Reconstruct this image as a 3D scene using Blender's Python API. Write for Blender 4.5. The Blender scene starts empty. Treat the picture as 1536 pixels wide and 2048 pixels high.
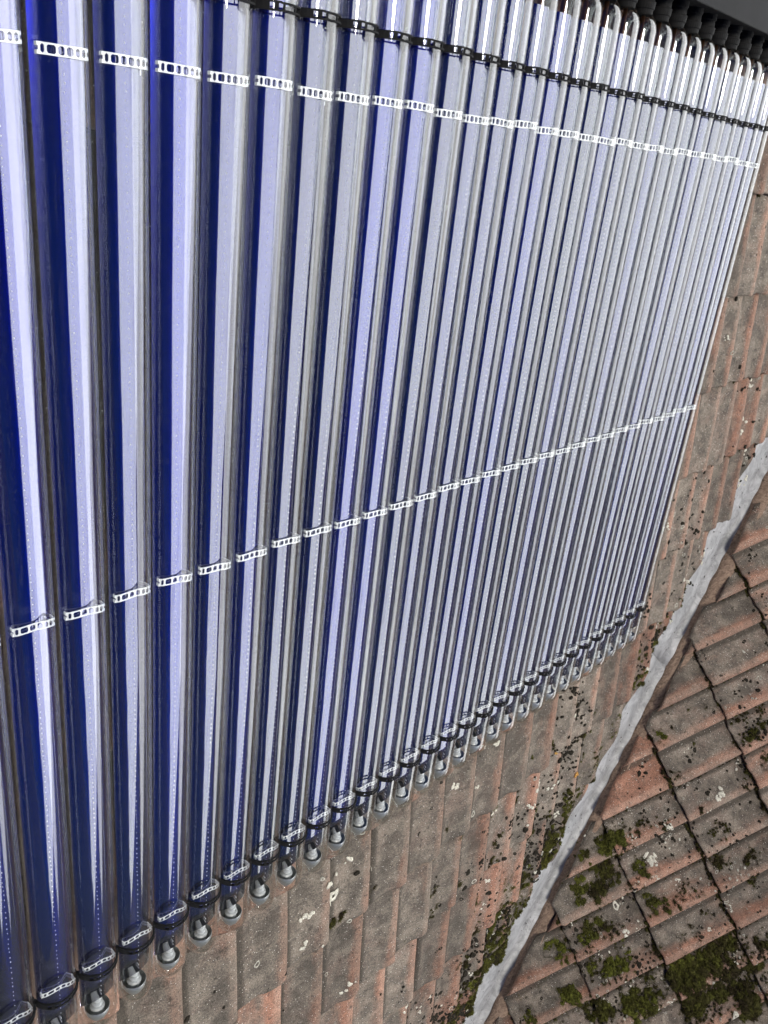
import bpy, bmesh, math, random
import numpy as np
from mathutils import Vector, Matrix

random.seed(7)
rng = np.random.default_rng(7)
SC = bpy.context.scene
COL = SC.collection

# ------------------------------------------------------------------ camera
TH = math.radians(40)
CT, ST = math.cos(TH), math.sin(TH)
Rm = [[0.6725380575733573, -0.3915051411822117, 0.6280257045243867],
      [-0.22785484307047305, -0.9169296555850128, -0.32760063674858697],
      [0.7041127264897192, 0.07722519755006235, -0.7058764320039081]]
CAM = (-1.3825701670308101, -0.7003842138467689, 0.6168453144213566)
FPX = 1695.4916
cam_d = bpy.data.cameras.new('camera')
cam_d.sensor_fit = 'VERTICAL'; cam_d.sensor_height = 36.0
cam_d.lens = FPX / 2048 * 36.0
cam_d.clip_start = 0.02; cam_d.clip_end = 5000
cam = bpy.data.objects.new('camera', cam_d); COL.objects.link(cam)
M = Matrix.Identity(4)
for i in range(3):
    M[i][0] = Rm[0][i]; M[i][1] = -Rm[1][i]; M[i][2] = -Rm[2][i]; M[i][3] = CAM[i]
cam.matrix_world = M
SC.camera = cam

# ------------------------------------------------------------------ sky, sun, exposure
SUN_EL = math.radians(53); SUN_AZ = (-0.54, -0.42)      # hazy sun, from the front left
wd = bpy.data.worlds.new('World'); SC.world = wd; wd.use_nodes = True
nt = wd.node_tree; nt.nodes.clear()
def wn(t, **k):
    nd = nt.nodes.new(t)
    for a, b in k.items(): setattr(nd, a, b)
    return nd
out = wn('ShaderNodeOutputWorld'); bg = wn('ShaderNodeBackground')
sky = wn('ShaderNodeTexSky'); sky.sky_type = 'NISHITA'; sky.sun_disc = False
sky.sun_elevation = SUN_EL; sky.sun_rotation = math.atan2(SUN_AZ[0], SUN_AZ[1])
sky.air_density = 1.0; sky.dust_density = 0.3; sky.ozone_density = 3.0; sky.altitude = 600
tc = wn('ShaderNodeTexCoord'); sep = wn('ShaderNodeSeparateXYZ')
nt.links.new(tc.outputs['Generated'], sep.inputs[0])
zz = wn('ShaderNodeMath', operation='MAXIMUM'); nt.links.new(sep.outputs[2], zz.inputs[0]); zz.inputs[1].default_value = 0.0
za = wn('ShaderNodeMath', operation='ADD'); nt.links.new(zz.outputs[0], za.inputs[0]); za.inputs[1].default_value = 0.16
cmb = wn('ShaderNodeCombineXYZ')
for k in (0, 1):
    dv_ = wn('ShaderNodeMath', operation='DIVIDE'); nt.links.new(sep.outputs[k], dv_.inputs[0]); nt.links.new(za.outputs[0], dv_.inputs[1])
    nt.links.new(dv_.outputs[0], cmb.inputs[k])
nz = wn('ShaderNodeTexNoise'); nz.inputs['Scale'].default_value = 1.1; nz.inputs['Detail'].default_value = 7
nz.inputs['Roughness'].default_value = 0.6; nz.inputs['Distortion'].default_value = 0.6
nt.links.new(cmb.outputs[0], nz.inputs['Vector'])
dt = wn('ShaderNodeVectorMath', operation='DOT_PRODUCT'); nt.links.new(tc.outputs['Generated'], dt.inputs[0]); dt.inputs[1].default_value = (0.947, 0.149, -0.282)
n1_ = wn('ShaderNodeMath', operation='MULTIPLY_ADD'); nt.links.new(nz.outputs['Fac'], n1_.inputs[0]); n1_.inputs[1].default_value = 0.14; n1_.inputs[2].default_value = -0.07
n2_ = wn('ShaderNodeMath', operation='ADD'); nt.links.new(dt.outputs['Value'], n2_.inputs[0]); nt.links.new(n1_.outputs[0], n2_.inputs[1])
bank = wn('ShaderNodeMapRange', interpolation_type='SMOOTHSTEP'); nt.links.new(n2_.outputs[0], bank.inputs[0]); bank.inputs[1].default_value = 0.055; bank.inputs[2].default_value = 0.095
nzb = wn('ShaderNodeTexNoise'); nzb.inputs['Scale'].default_value = 2.3; nzb.inputs['Detail'].default_value = 6; nzb.inputs['Roughness'].default_value = 0.6
nt.links.new(cmb.outputs[0], nzb.inputs['Vector'])
wisp = wn('ShaderNodeMapRange', interpolation_type='SMOOTHSTEP'); nt.links.new(nzb.outputs['Fac'], wisp.inputs[0]); wisp.inputs[1].default_value = 0.55; wisp.inputs[2].default_value = 0.85; wisp.inputs[4].default_value = 0.06
gap = wn('ShaderNodeMapRange', interpolation_type='SMOOTHSTEP'); nt.links.new(nzb.outputs['Fac'], gap.inputs[0]); gap.inputs[1].default_value = 0.30; gap.inputs[2].default_value = 0.50; gap.inputs[3].default_value = 0.72
bg2 = wn('ShaderNodeMath', operation='MULTIPLY'); nt.links.new(bank.outputs[0], bg2.inputs[0]); nt.links.new(gap.outputs[0], bg2.inputs[1])
rp = wn('ShaderNodeMath', operation='MAXIMUM'); nt.links.new(bg2.outputs[0], rp.inputs[0]); nt.links.new(wisp.outputs[0], rp.inputs[1])
sk = wn('ShaderNodeMix', data_type='RGBA', blend_type='MULTIPLY'); sk.inputs[0].default_value = 1.0
nt.links.new(sky.outputs[0], sk.inputs[6]); sk.inputs[7].default_value = (0.045, 0.075, 0.20, 1)
mx = wn('ShaderNodeMix', data_type='RGBA')
nt.links.new(rp.outputs[0], mx.inputs[0]); nt.links.new(sk.outputs[2], mx.inputs[6])
mx.inputs[7].default_value = (19.6, 19.8, 20.0, 1)
nt.links.new(mx.outputs[2], bg.inputs[0]); bg.inputs[1].default_value = 0.125
nt.links.new(bg.outputs[0], out.inputs[0])
sl = bpy.data.lights.new('sun', 'SUN'); sl.energy = 1.8; sl.angle = math.radians(13); sl.color = (1.0, 0.95, 0.87)
so = bpy.data.objects.new('sun', sl); COL.objects.link(so)
sd = Vector((SUN_AZ[0], SUN_AZ[1], 0)).normalized() * math.cos(SUN_EL) + Vector((0, 0, math.sin(SUN_EL)))
so.rotation_euler = sd.to_track_quat('Z', 'Y').to_euler(); so.location = sd * 40
SC.view_settings.view_transform = 'Standard'; SC.view_settings.look = 'None'
SC.view_settings.exposure = 0.60; SC.view_settings.gamma = 1.0; SC.view_settings.use_curve_mapping = False
SC.render.engine = 'CYCLES'
SC.cycles.max_bounces = 6; SC.cycles.transparent_max_bounces = 40
SC.cycles.glossy_bounces = 5; SC.cycles.diffuse_bounces = 3
SC.cycles.use_denoising = True; SC.cycles.use_adaptive_sampling = True; SC.cycles.adaptive_threshold = 0.025; SC.cycles.adaptive_min_samples = 32
SC.cycles.sample_clamp_indirect = 8

# ------------------------------------------------------------------ helpers
def tag(o, label=None, cat=None, group=None, kind=None):
    if label: o['label'] = label
    if cat: o['category'] = cat
    if group: o['group'] = group
    if kind: o['kind'] = kind
    return o
def link(name, me, mat=None, parent=None, smooth=False):
    if mat is not None and not me.materials: me.materials.append(mat)
    if smooth:
        me.polygons.foreach_set('use_smooth', [True] * len(me.polygons))
    o = bpy.data.objects.new(name, me); COL.objects.link(o)
    if parent: o.parent = parent
    return o
def empty(name, mat4):
    o = bpy.data.objects.new(name, None); COL.objects.link(o); o.matrix_world = mat4
    o.empty_display_size = 0.1
    return o
def pymesh(name, vs, fs):
    me = bpy.data.meshes.new(name); me.from_pydata([tuple(v) for v in vs], [], [tuple(f) for f in fs]); me.update()
    return me
class MB:
    def __init__(s): s.v = []; s.f = []
    def add(s, vs, fs):
        b = len(s.v); s.v += [tuple(v) for v in vs]; s.f += [tuple(i + b for i in f) for f in fs]
    def box(s, x0, x1, y0, y1, z0, z1, fn=None):
        vs = [(x, y, z) for z in (z0, z1) for y in (y0, y1) for x in (x0, x1)]
        if fn: vs = [fn(*v) for v in vs]
        s.add(vs, [(0, 2, 3, 1), (4, 5, 7, 6), (0, 1, 5, 4), (2, 6, 7, 3), (0, 4, 6, 2), (1, 3, 7, 5)])
    def lathe(s, prof, seg=24, cap=True):
        # profile (y, r), axis = local y
        vs = []; fs = []
        for y, r in prof:
            for k in range(seg):
                a = 2 * math.pi * k / seg
                vs.append((r * math.cos(a), y, r * math.sin(a)))
        n = len(prof)
        for i in range(n - 1):
            for k in range(seg):
                k2 = (k + 1) % seg
                fs.append((i * seg + k, (i + 1) * seg + k, (i + 1) * seg + k2, i * seg + k2))
        if cap:
            fs.append(tuple(range(seg))); fs.append(tuple((n - 1) * seg + k for k in reversed(range(seg))))
        s.add(vs, fs)
    def mesh(s, name): return pymesh(name, s.v, s.f)
def smoothstep(a, b, x):
    t = min(1, max(0, (x - a) / (b - a))); return t * t * (3 - 2 * t)

# frames: local x right, y up-slope, z outward normal
F1 = Matrix.Rotation(TH, 4, 'X')                                    # main slope
n2 = Vector((-ST, 0, CT)); up2 = Vector((CT, 0, ST)); rt2 = Vector((0, -1, 0))
A0 = Vector((3.45, 0.09641814, -0.11490667)); DV = Vector((-0.6081204, -0.6081204, -0.51027361))
n1 = Vector((0, -ST, CT))
D0 = n2.dot(A0)
F2 = Matrix(((0, CT, -ST, 0), (-1, 0, 0, 0), (0, ST, CT, 0), (0, 0, 0, 1)))
F2.translation = n2 * D0                                            # adjoining slope, z = 0 is its deck
m2 = DV.cross(n2); m2 = m2 if m2.dot(up2) > 0 else -m2
m1 = DV.cross(n1); m1 = m1 if m1.x < 0 else -m1

# ------------------------------------------------------------------ materials
def newmat(name):
    m = bpy.data.materials.new(name); m.use_nodes = True
    t = m.node_tree; t.nodes.clear()
    o = t.nodes.new('ShaderNodeOutputMaterial')
    return m, t, o
class NT:
    def __init__(s, t): s.t = t
    def n(s, typ, ins=None, **k):
        nd = s.t.nodes.new(typ)
        for a, b in k.items(): setattr(nd, a, b)
        if ins:
            for a, b in ins.items():
                if hasattr(b, 'is_linked') or isinstance(b, bpy.types.NodeSocket): s.t.links.new(b, nd.inputs[a])
                else: nd.inputs[a].default_value = b
        return nd
    def math(s, op, a, b=0.0, clamp=False):
        return s.n('ShaderNodeMath', {0: a, 1: b}, operation=op, use_clamp=clamp).outputs[0]
    def mix(s, f, a, b, blend='MIX'):
        return s.n('ShaderNodeMix', {0: f, 6: a, 7: b}, data_type='RGBA', blend_type=blend).outputs[2]
    def noise(s, vec, scale, detail=4, rough=0.55, dist=0.0):
        return s.n('ShaderNodeTexNoise', {'Vector': vec, 'Scale': scale, 'Detail': detail, 'Roughness': rough, 'Distortion': dist}).outputs['Fac']
    def ss(s, x, a, b):
        return s.n('ShaderNodeMapRange', {0: x, 1: a, 2: b, 3: 0.0, 4: 1.0}, interpolation_type='SMOOTHSTEP').outputs[0]
def simple(name, col, rough=0.6, metal=0.0, noise=None, bump=None, spec=0.5):
    m, t, o = newmat(name); N = NT(t)
    b = N.n('ShaderNodeBsdfPrincipled', {'Base Color': (*col, 1), 'Roughness': rough, 'Metallic': metal, 'Specular IOR Level': spec})
    co = N.n('ShaderNodeTexCoord').outputs['Object']
    if noise:
        sc_, amt = noise
        f = N.noise(co, sc_, 6, 0.65)
        c2 = N.mix(N.ss(f, 0.3, 0.7), (*[c * (1 - amt) for c in col], 1), (*[min(1, c * (1 + amt)) for c in col], 1))
        t.links.new(c2, b.inputs['Base Color'])
    if bump:
        sc_, st = bump
        f = N.noise(co, sc_, 5, 0.6)
        bp = N.n('ShaderNodeBump', {'Height': f, 'Strength': st, 'Distance': 0.002})
        t.links.new(bp.outputs[0], b.inputs['Normal'])
    t.links.new(b.outputs[0], o.inputs[0])
    return m

def tile_material():
    m, t, o = newmat('weathered clay tile'); N = NT(t)
    co = N.n('ShaderNodeTexCoord').outputs['Object']
    oi = N.n('ShaderNodeObjectInfo')
    off = N.n('ShaderNodeVectorMath', {0: oi.outputs['Random'], 1: (37.0, 91.0, 53.0)}, operation='MULTIPLY').outputs[0]
    P = N.n('ShaderNodeVectorMath', {0: co, 1: off}, operation='ADD').outputs[0]
    pc = N.n('ShaderNodeSeparateColor', {0: oi.outputs['Color']})
    red, lich, bri = pc.outputs[0], pc.outputs[1], pc.outputs[2]
    roll = N.n('ShaderNodeAttribute', attribute_name='roll').outputs['Fac']
    # clay showing through the grey crust: more on the rolls
    stretch = N.n('ShaderNodeVectorMath', {0: P, 1: (1.0, 0.35, 1.0)}, operation='MULTIPLY').outputs[0]
    nb = N.noise(stretch, 9, 5, 0.6)
    f = N.math('ADD', N.math('MULTIPLY', roll, 0.28), N.math('ADD', N.math('MULTIPLY', red, 0.42), nb))
    f = N.math('MULTIPLY', N.ss(f, 0.66, 0.98), 0.85)
    nl = N.noise(P, 16, 4, 0.6)
    grey = N.mix(N.ss(nl, 0.35, 0.7), (0.108, 0.095, 0.079, 1), (0.240, 0.208, 0.170, 1))
    clay = N.mix(N.ss(N.noise(P, 22, 5, 0.65), 0.3, 0.7), (0.200, 0.100, 0.068, 1), (0.360, 0.180, 0.120, 1))
    grey = N.mix(N.math('MULTIPLY', N.ss(N.noise(P, 7, 5, 0.7), 0.48, 0.72), 0.45), grey, (0.265, 0.185, 0.150, 1))
    c = N.mix(f, grey, clay)
    ft = N.n('ShaderNodeAttribute', attribute_name='foot_shade').outputs['Fac']
    c = N.mix(N.math('MULTIPLY', N.ss(N.math('ADD', ft, N.math('MULTIPLY', nl, 0.9)), 0.75, 1.25), 0.8), c, (0.050, 0.043, 0.034, 1))  # shade beside each roll's drop, painted as a dark band along its foot
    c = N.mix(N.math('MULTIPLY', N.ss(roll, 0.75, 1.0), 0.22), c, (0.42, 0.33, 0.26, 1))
    # grain
    g = N.noise(P, 300, 3, 0.7)
    c = N.mix(1.0, c, N.mix(N.ss(g, 0.30, 0.72), (0.50, 0.49, 0.48, 1), (1.50, 1.48, 1.44, 1)), 'MULTIPLY')
    g2 = N.noise(P, 85, 4, 0.75)
    c = N.mix(N.ss(g2, 0.60, 0.74), c, (0.36, 0.315, 0.26, 1))
    c = N.mix(N.math('MULTIPLY', N.ss(N.noise(P, 60, 4, 0.7), 0.56, 0.68), 0.75), c, (0.055, 0.046, 0.037, 1))
    c = N.mix(N.math('MULTIPLY', N.ss(N.noise(P, 13, 6, 0.75, 0.8), 0.54, 0.66), 0.5), c, (0.085, 0.070, 0.056, 1))
    # bright crystals
    v = N.n('ShaderNodeTexVoronoi', {'Vector': P, 'Scale': 190.0})
    sp = N.math('MULTIPLY', N.math('LESS_THAN', v.outputs['Distance'], 0.22),
                N.math('GREATER_THAN', N.n('ShaderNodeSeparateColor', {0: v.outputs['Color']}).outputs[0], 0.86))
    c = N.mix(N.math('MULTIPLY', sp, 0.8), c, (0.80, 0.76, 0.68, 1))
    # dark crust lichen dots, amount by tile
    v2 = N.n('ShaderNodeTexVoronoi', {'Vector': N.n('ShaderNodeVectorMath', {0: P, 1: N.n('ShaderNodeTexNoise', {'Vector': P, 'Scale': 60.0}).outputs['Color']}, operation='ADD').outputs[0], 'Scale': 38.0})
    rr = N.n('ShaderNodeSeparateColor', {0: v2.outputs['Color']}).outputs[0]
    thr = N.math('MULTIPLY', N.ss(rr, N.math('SUBTRACT', 1.0, lich), 1.06), 0.42)
    d = N.math('LESS_THAN', v2.outputs['Distance'], thr)
    c = N.mix(N.math('MULTIPLY', d, 0.92), c, (0.022, 0.018, 0.013, 1))
    # pale lichen bloom
    bl = N.math('MULTIPLY', N.ss(N.noise(P, 34, 5, 0.7), 0.66, 0.72), N.math('MULTIPLY', lich, 1.6), clamp=True)
    c = N.mix(N.math('MULTIPLY', bl, 0.75), c, (0.55, 0.53, 0.46, 1))
    c = N.mix(1.0, c, N.n('ShaderNodeCombineColor', {0: bri, 1: bri, 2: bri}).outputs[0], 'MULTIPLY')
    hgt = N.math('ADD', N.math('MULTIPLY', g, 0.8), N.math('ADD', N.math('MULTIPLY', nl, 0.3), N.math('MULTIPLY', g2, 0.7)))
    bp = N.n('ShaderNodeBump', {'Height': hgt, 'Strength': 0.55, 'Distance': 0.003})
    b = N.n('ShaderNodeBsdfPrincipled', {'Base Color': c, 'Roughness': 0.88, 'Normal': bp.outputs[0], 'Specular IOR Level': 0.3})
    t.links.new(b.outputs[0], o.inputs[0])
    return m

def glass_material(name, ior, tint):
    # thin sheet: mirror reflection by Fresnel, the rest goes straight through
    m, t, o = newmat(name); N = NT(t)
    gb = N.n('ShaderNodeNewGeometry').outputs['Backfacing']
    i = N.math('ADD', N.math('MULTIPLY', gb, 1.0 / ior - ior), ior)
    fr = N.n('ShaderNodeFresnel', {'IOR': i}).outputs[0]
    tr = N.n('ShaderNodeBsdfTransparent', {'Color': (*tint, 1)})
    gl = N.n('ShaderNodeBsdfGlossy', {'Color': (1, 1, 1, 1), 'Roughness': 0.0})
    mixn = N.n('ShaderNodeMixShader', {0: fr, 1: tr.outputs[0], 2: gl.outputs[0]})
    t.links.new(mixn.outputs[0], o.inputs[0])
    return m

def absorber_material():
    m, t, o = newmat('blue selective coating'); N = NT(t)
    co = N.n('ShaderNodeTexCoord').outputs['Object']
    oi = N.n('ShaderNodeObjectInfo')
    off = N.n('ShaderNodeVectorMath', {0: oi.outputs['Random'], 1: (3.0, 71.0, 5.0)}, operation='MULTIPLY').outputs[0]
    P = N.n('ShaderNodeVectorMath', {0: co, 1: off}, operation='ADD').outputs[0]
    # fine cross ripples of the thin sheet
    st = N.n('ShaderNodeVectorMath', {0: P, 1: (8.0, 150.0, 1.0)}, operation='MULTIPLY').outputs[0]
    rip = N.noise(st, 1.0, 3, 0.55)
    big = N.noise(N.n('ShaderNodeVectorMath', {0: P, 1: (6.0, 5.0, 1.0)}, operation='MULTIPLY').outputs[0], 1.0, 3)
    hgt = N.math('ADD', N.math('MULTIPLY', rip, 0.25), N.math('MULTIPLY', big, 1.0))
    bp = N.n('ShaderNodeBump', {'Height': hgt, 'Strength': 0.09, 'Distance': 0.003})
    bp2 = N.n('ShaderNodeBump', {'Height': hgt, 'Strength': 0.02, 'Distance': 0.003})
    col = N.mix(N.ss(big, 0.3, 0.7), (0.0002, 0.0042, 0.132, 1), (0.0018, 0.0020, 0.136, 1))
    col = N.mix(1.0, col, oi.outputs['Color'], 'MULTIPLY')
    b = N.n('ShaderNodeBsdfPrincipled', {'Base Color': col, 'Metallic': 1.0, 'Roughness': 0.27, 'Normal': bp.outputs[0],
                                         'Coat Weight': 1.0, 'Coat Roughness': 0.015, 'Coat IOR': 2.35, 'Coat Normal': bp2.outputs[0]})
    t.links.new(b.outputs[0], o.inputs[0])
    return m

def vcol_material(name, rough=0.95, bumpscale=400, strength=0.5, sub=0.0):
    m, t, o = newmat(name); N = NT(t)
    a = N.n('ShaderNodeAttribute', attribute_name='tint').outputs['Color']
    co = N.n('ShaderNodeTexCoord').outputs['Object']
    f = N.noise(co, bumpscale, 3, 0.7)
    c = N.mix(1.0, a, N.mix(N.ss(f, 0.3, 0.7), (0.6, 0.6, 0.6, 1), (1.4, 1.4, 1.35, 1)), 'MULTIPLY')
    bp = N.n('ShaderNodeBump', {'Height': f, 'Strength': strength, 'Distance': 0.002})
    b = N.n('ShaderNodeBsdfPrincipled', {'Base Color': c, 'Roughness': rough, 'Normal': bp.outputs[0], 'Specular IOR Level': 0.2})
    t.links.new(b.outputs[0], o.inputs[0])
    return m

def zinc_material():
    m, t, o = newmat('weathered zinc'); N = NT(t)
    co = N.n('ShaderNodeTexCoord').outputs['Object']
    f = N.noise(co, 9, 6, 0.68, 1.2); g = N.noise(co, 34, 6, 0.72, 1.0)
    c = N.mix(N.ss(f, 0.3, 0.7), (0.27, 0.275, 0.275, 1), (0.50, 0.505, 0.505, 1))
    c = N.mix(N.math('MULTIPLY', N.ss(g, 0.56, 0.72), 0.55), c, (0.74, 0.745, 0.74, 1))
    c = N.mix(N.math('MULTIPLY', N.ss(N.noise(co, 130, 4, 0.7), 0.60, 0.72), 0.6), c, (0.18, 0.18, 0.17, 1))
    c = N.mix(N.math('MULTIPLY', N.ss(N.noise(co, 11, 5, 0.75, 1.5), 0.50, 0.64), 0.75), c, (0.24, 0.242, 0.24, 1))
    bp = N.n('ShaderNodeBump', {'Height': N.math('ADD', f, N.math('MULTIPLY', g, 0.15)), 'Strength': 0.25, 'Distance': 0.012})
    b = N.n('ShaderNodeBsdfPrincipled', {'Base Color': c, 'Metallic': 0.12, 'Roughness': 0.62, 'Normal': bp.outputs[0]})
    t.links.new(b.outputs[0], o.inputs[0])
    return m

def mortar_material():
    m, t, o = newmat('brown mortar'); N = NT(t)
    co = N.n('ShaderNodeTexCoord').outputs['Object']
    st = N.n('ShaderNodeVectorMath', {0: co, 1: (14.0, 90.0, 60.0)}, operation='MULTIPLY').outputs[0]
    w = N.noise(st, 1.0, 5, 0.65, 1.2)
    c = N.mix(N.ss(w, 0.3, 0.7), (0.190, 0.130, 0.094, 1), (0.380, 0.275, 0.200, 1))
    f = N.noise(co, 40, 6, 0.7)
    c = N.mix(N.math('MULTIPLY', N.ss(f, 0.55, 0.7), 0.7), c, (0.05, 0.04, 0.03, 1))
    c = N.mix(N.math('MULTIPLY', N.ss(N.noise(co, 70, 4, 0.7), 0.62, 0.72), 0.6), c, (0.28, 0.24, 0.18, 1))
    bp = N.n('ShaderNodeBump', {'Height': N.math('ADD', w, f), 'Strength': 0.8, 'Distance': 0.006})
    b = N.n('ShaderNodeBsdfPrincipled', {'Base Color': c, 'Roughness': 0.93, 'Normal': bp.outputs[0], 'Specular IOR Level': 0.2})
    t.links.new(b.outputs[0], o.inputs[0])
    return m

M_TILE = tile_material()
M_GLASS_O = glass_material('borosilicate glass outer face', 1.52, (0.965, 0.972, 0.968))
M_GLASS_I = glass_material('borosilicate glass inner face', 1.48, (0.965, 0.972, 0.968))
M_ABS = absorber_material()
M_CLIP = simple('white spring clip', (0.86, 0.87, 0.87), 0.35, 0.15)
M_BLACK = simple('black plastic', (0.012, 0.0122, 0.0125), 0.75, noise=(60, 0.3), spec=0.12)
M_RUBBER = simple('black rubber', (0.009, 0.009, 0.009), 0.7, noise=(60, 0.3), spec=0.15)
M_MANI = simple('anthracite powder coat', (0.007, 0.0075, 0.0085), 0.7, 0.0, noise=(14, 0.18), bump=(900, 0.15), spec=0.12)
M_COPPER = simple('copper', (0.62, 0.30, 0.16), 0.3, 1.0)
M_STEEL = simple('steel', (0.62, 0.63, 0.63), 0.4, 0.35)
M_CUP = simple('mirrored getter film', (0.42, 0.43, 0.43), 0.35, 0.6)
M_WELD = simple('weld spot', (0.78, 0.79, 0.82), 0.4, 0.0)
M_DECK = simple('dark roof underlay', (0.028, 0.024, 0.021), 0.95)
M_ZINC = zinc_material()
M_MORTAR = mortar_material()
M_MOSS = vcol_material('moss', 0.95, 500, 0.6)
M_LICH = vcol_material('lichen crust', 0.95, 350, 0.7)
M_GRASS = simple('lawn', (0.018, 0.022, 0.012), 0.95, noise=(0.4, 0.4))
M_CRUMB = simple('dark crumbs', (0.035, 0.028, 0.02), 0.95)

# ------------------------------------------------------------------ ground
gm = pymesh('ground', [(-3000, -3000, -6.5), (3000, -3000, -6.5), (3000, 3000, -6.5), (-3000, 3000, -6.5)], [(0, 1, 2, 3)])
tag(link('ground', gm, M_GRASS), kind='structure')

# ------------------------------------------------------------------ roof tiles
W1, G1, X1, Y1, Z1 = 0.2968, 0.311, -0.637, -0.155, -0.126       # main slope
W2, G2, X2, Y2, Z2 = 0.315, 0.332, 1.968, -0.015, 0.022          # adjoining slope
RH, TK = 0.018, 0.024
RHS = {W1: 0.018, W2: 0.027}
def prof(x, W):
    RH = RHS[W]; w = W / 2; q = x / w
    k = math.floor(q - 1e-9); xi = q - k
    if xi <= 0.36: z = 0.0
    elif xi < 0.80: z = RH * (0.6 * smoothstep(0.36, 0.80, xi) + 0.4 * (xi - 0.36) / 0.44)
    elif xi < 0.93: z = RH * (1 + 0.05 * math.sin((xi - 0.80) / 0.13 * math.pi))
    else: z = RH * (1 - smoothstep(0.93, 1.0, xi) * (0.98 if k == 0 else 0.55))
    return z
def roof_height(x, y, W, G, X, Y, Z):
    tx = (x - X) % W; ty = ((y - Y) % G) / G
    return Z + prof(max(tx, 1e-6), W) + TK * (1 - ty)
XF = [0, .06, .12, .18, .22, .27, .32, .37, .40, .435, .465, .476, .488, .4999, .505, .56, .62, .68, .72, .77, .82, .87, .90, .935, .965, .980, .990, 1.0, 1.008]
YF = [0, .02, .12, .35, .6, .85, 1.08]
def tile_bm(W, G, seed, low=False):
    r = random.Random(seed)
    xs = [f * W for f in XF]
    ys = [f * G for f in YF]
    if low: xs = xs[::2] + [xs[-1]]; ys = [0, G * 1.08]
    ph = [r.uniform(0, 6.3) for _ in range(8)]
    bm = bmesh.new(); lay = bm.verts.layers.float.new('roll'); lay2 = bm.verts.layers.float.new('foot_shade')
    top = []; bot = []
    for j, y in enumerate(ys):
        rt = []; rb = []
        for i, x in enumerate(xs):
            xx = min(x, W)
            z = prof(max(xx, 1e-6), W) + TK * (1 - y / G)
            if x > W: z -= 0.004
            yy = y; x_ = x
            if j <= 1:
                yy += 0.0022 * math.sin(x * 95 + ph[0]) + 0.0014 * math.sin(x * 260 + ph[1]) + (r.random() - .5) * 0.0016
                e = max(0, (x - (W - 0.02)) / 0.024)
                yy += 0.012 * e * e
                e0 = max(0, (0.012 - x) / 0.012); yy += 0.006 * e0 * e0
            if j == 0: z -= 0.0022
            if i >= len(xs) - 2:
                x_ += 0.0012 * math.sin(y * 70 + ph[2]) + (r.random() - .5) * 0.0012
            z += 0.0011 * math.sin(x * 31 + ph[3]) * math.sin(y * 23 + ph[4])
            q = (xx / (W / 2)) % 1.0
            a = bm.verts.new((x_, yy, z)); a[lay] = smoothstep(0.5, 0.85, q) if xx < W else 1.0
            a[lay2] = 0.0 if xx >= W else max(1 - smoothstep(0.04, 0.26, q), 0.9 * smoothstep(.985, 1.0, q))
            b = bm.verts.new((x_, yy + 0.002, z - 0.0165)); b[lay] = 0.4
            rt.append(a); rb.append(b)
        top.append(rt); bot.append(rb)
    nx, ny = len(xs), len(ys)
    for j in range(ny - 1):
        for i in range(nx - 1):
            f = bm.faces.new((top[j][i], top[j][i + 1], top[j + 1][i + 1], top[j + 1][i])); f.smooth = True
            bm.faces.new((bot[j][i], bot[j + 1][i], bot[j + 1][i + 1], bot[j][i + 1]))
    for i in range(nx - 1):
        bm.faces.new((top[0][i], bot[0][i], bot[0][i + 1], top[0][i + 1]))
        bm.faces.new((top[-1][i], top[-1][i + 1], bot[-1][i + 1], bot[-1][i]))
    for j in range(ny - 1):
        bm.faces.new((top[j][0], top[j + 1][0], bot[j + 1][0], bot[j][0]))
        bm.faces.new((top[j][-1], bot[j][-1], bot[j + 1][-1], top[j + 1][-1]))
    return bm
def bm_mesh(bm, name):
    me = bpy.data.meshes.new(name); bm.to_mesh(me); bm.free(); me.materials.append(M_TILE); return me
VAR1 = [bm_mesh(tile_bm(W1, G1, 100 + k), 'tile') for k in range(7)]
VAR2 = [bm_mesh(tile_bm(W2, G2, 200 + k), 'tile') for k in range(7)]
def cut(bm, co, no):
    # remove everything on the side the normal points to, close the cut
    r = bmesh.ops.bisect_plane(bm, geom=bm.verts[:] + bm.edges[:] + bm.faces[:], plane_co=co, plane_no=no, clear_outer=True, dist=1e-5)
    ed = [e for e in bm.edges if e.is_boundary]
    if ed: bmesh.ops.holes_fill(bm, edges=ed, sides=0)
    return len(bm.verts)

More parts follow.
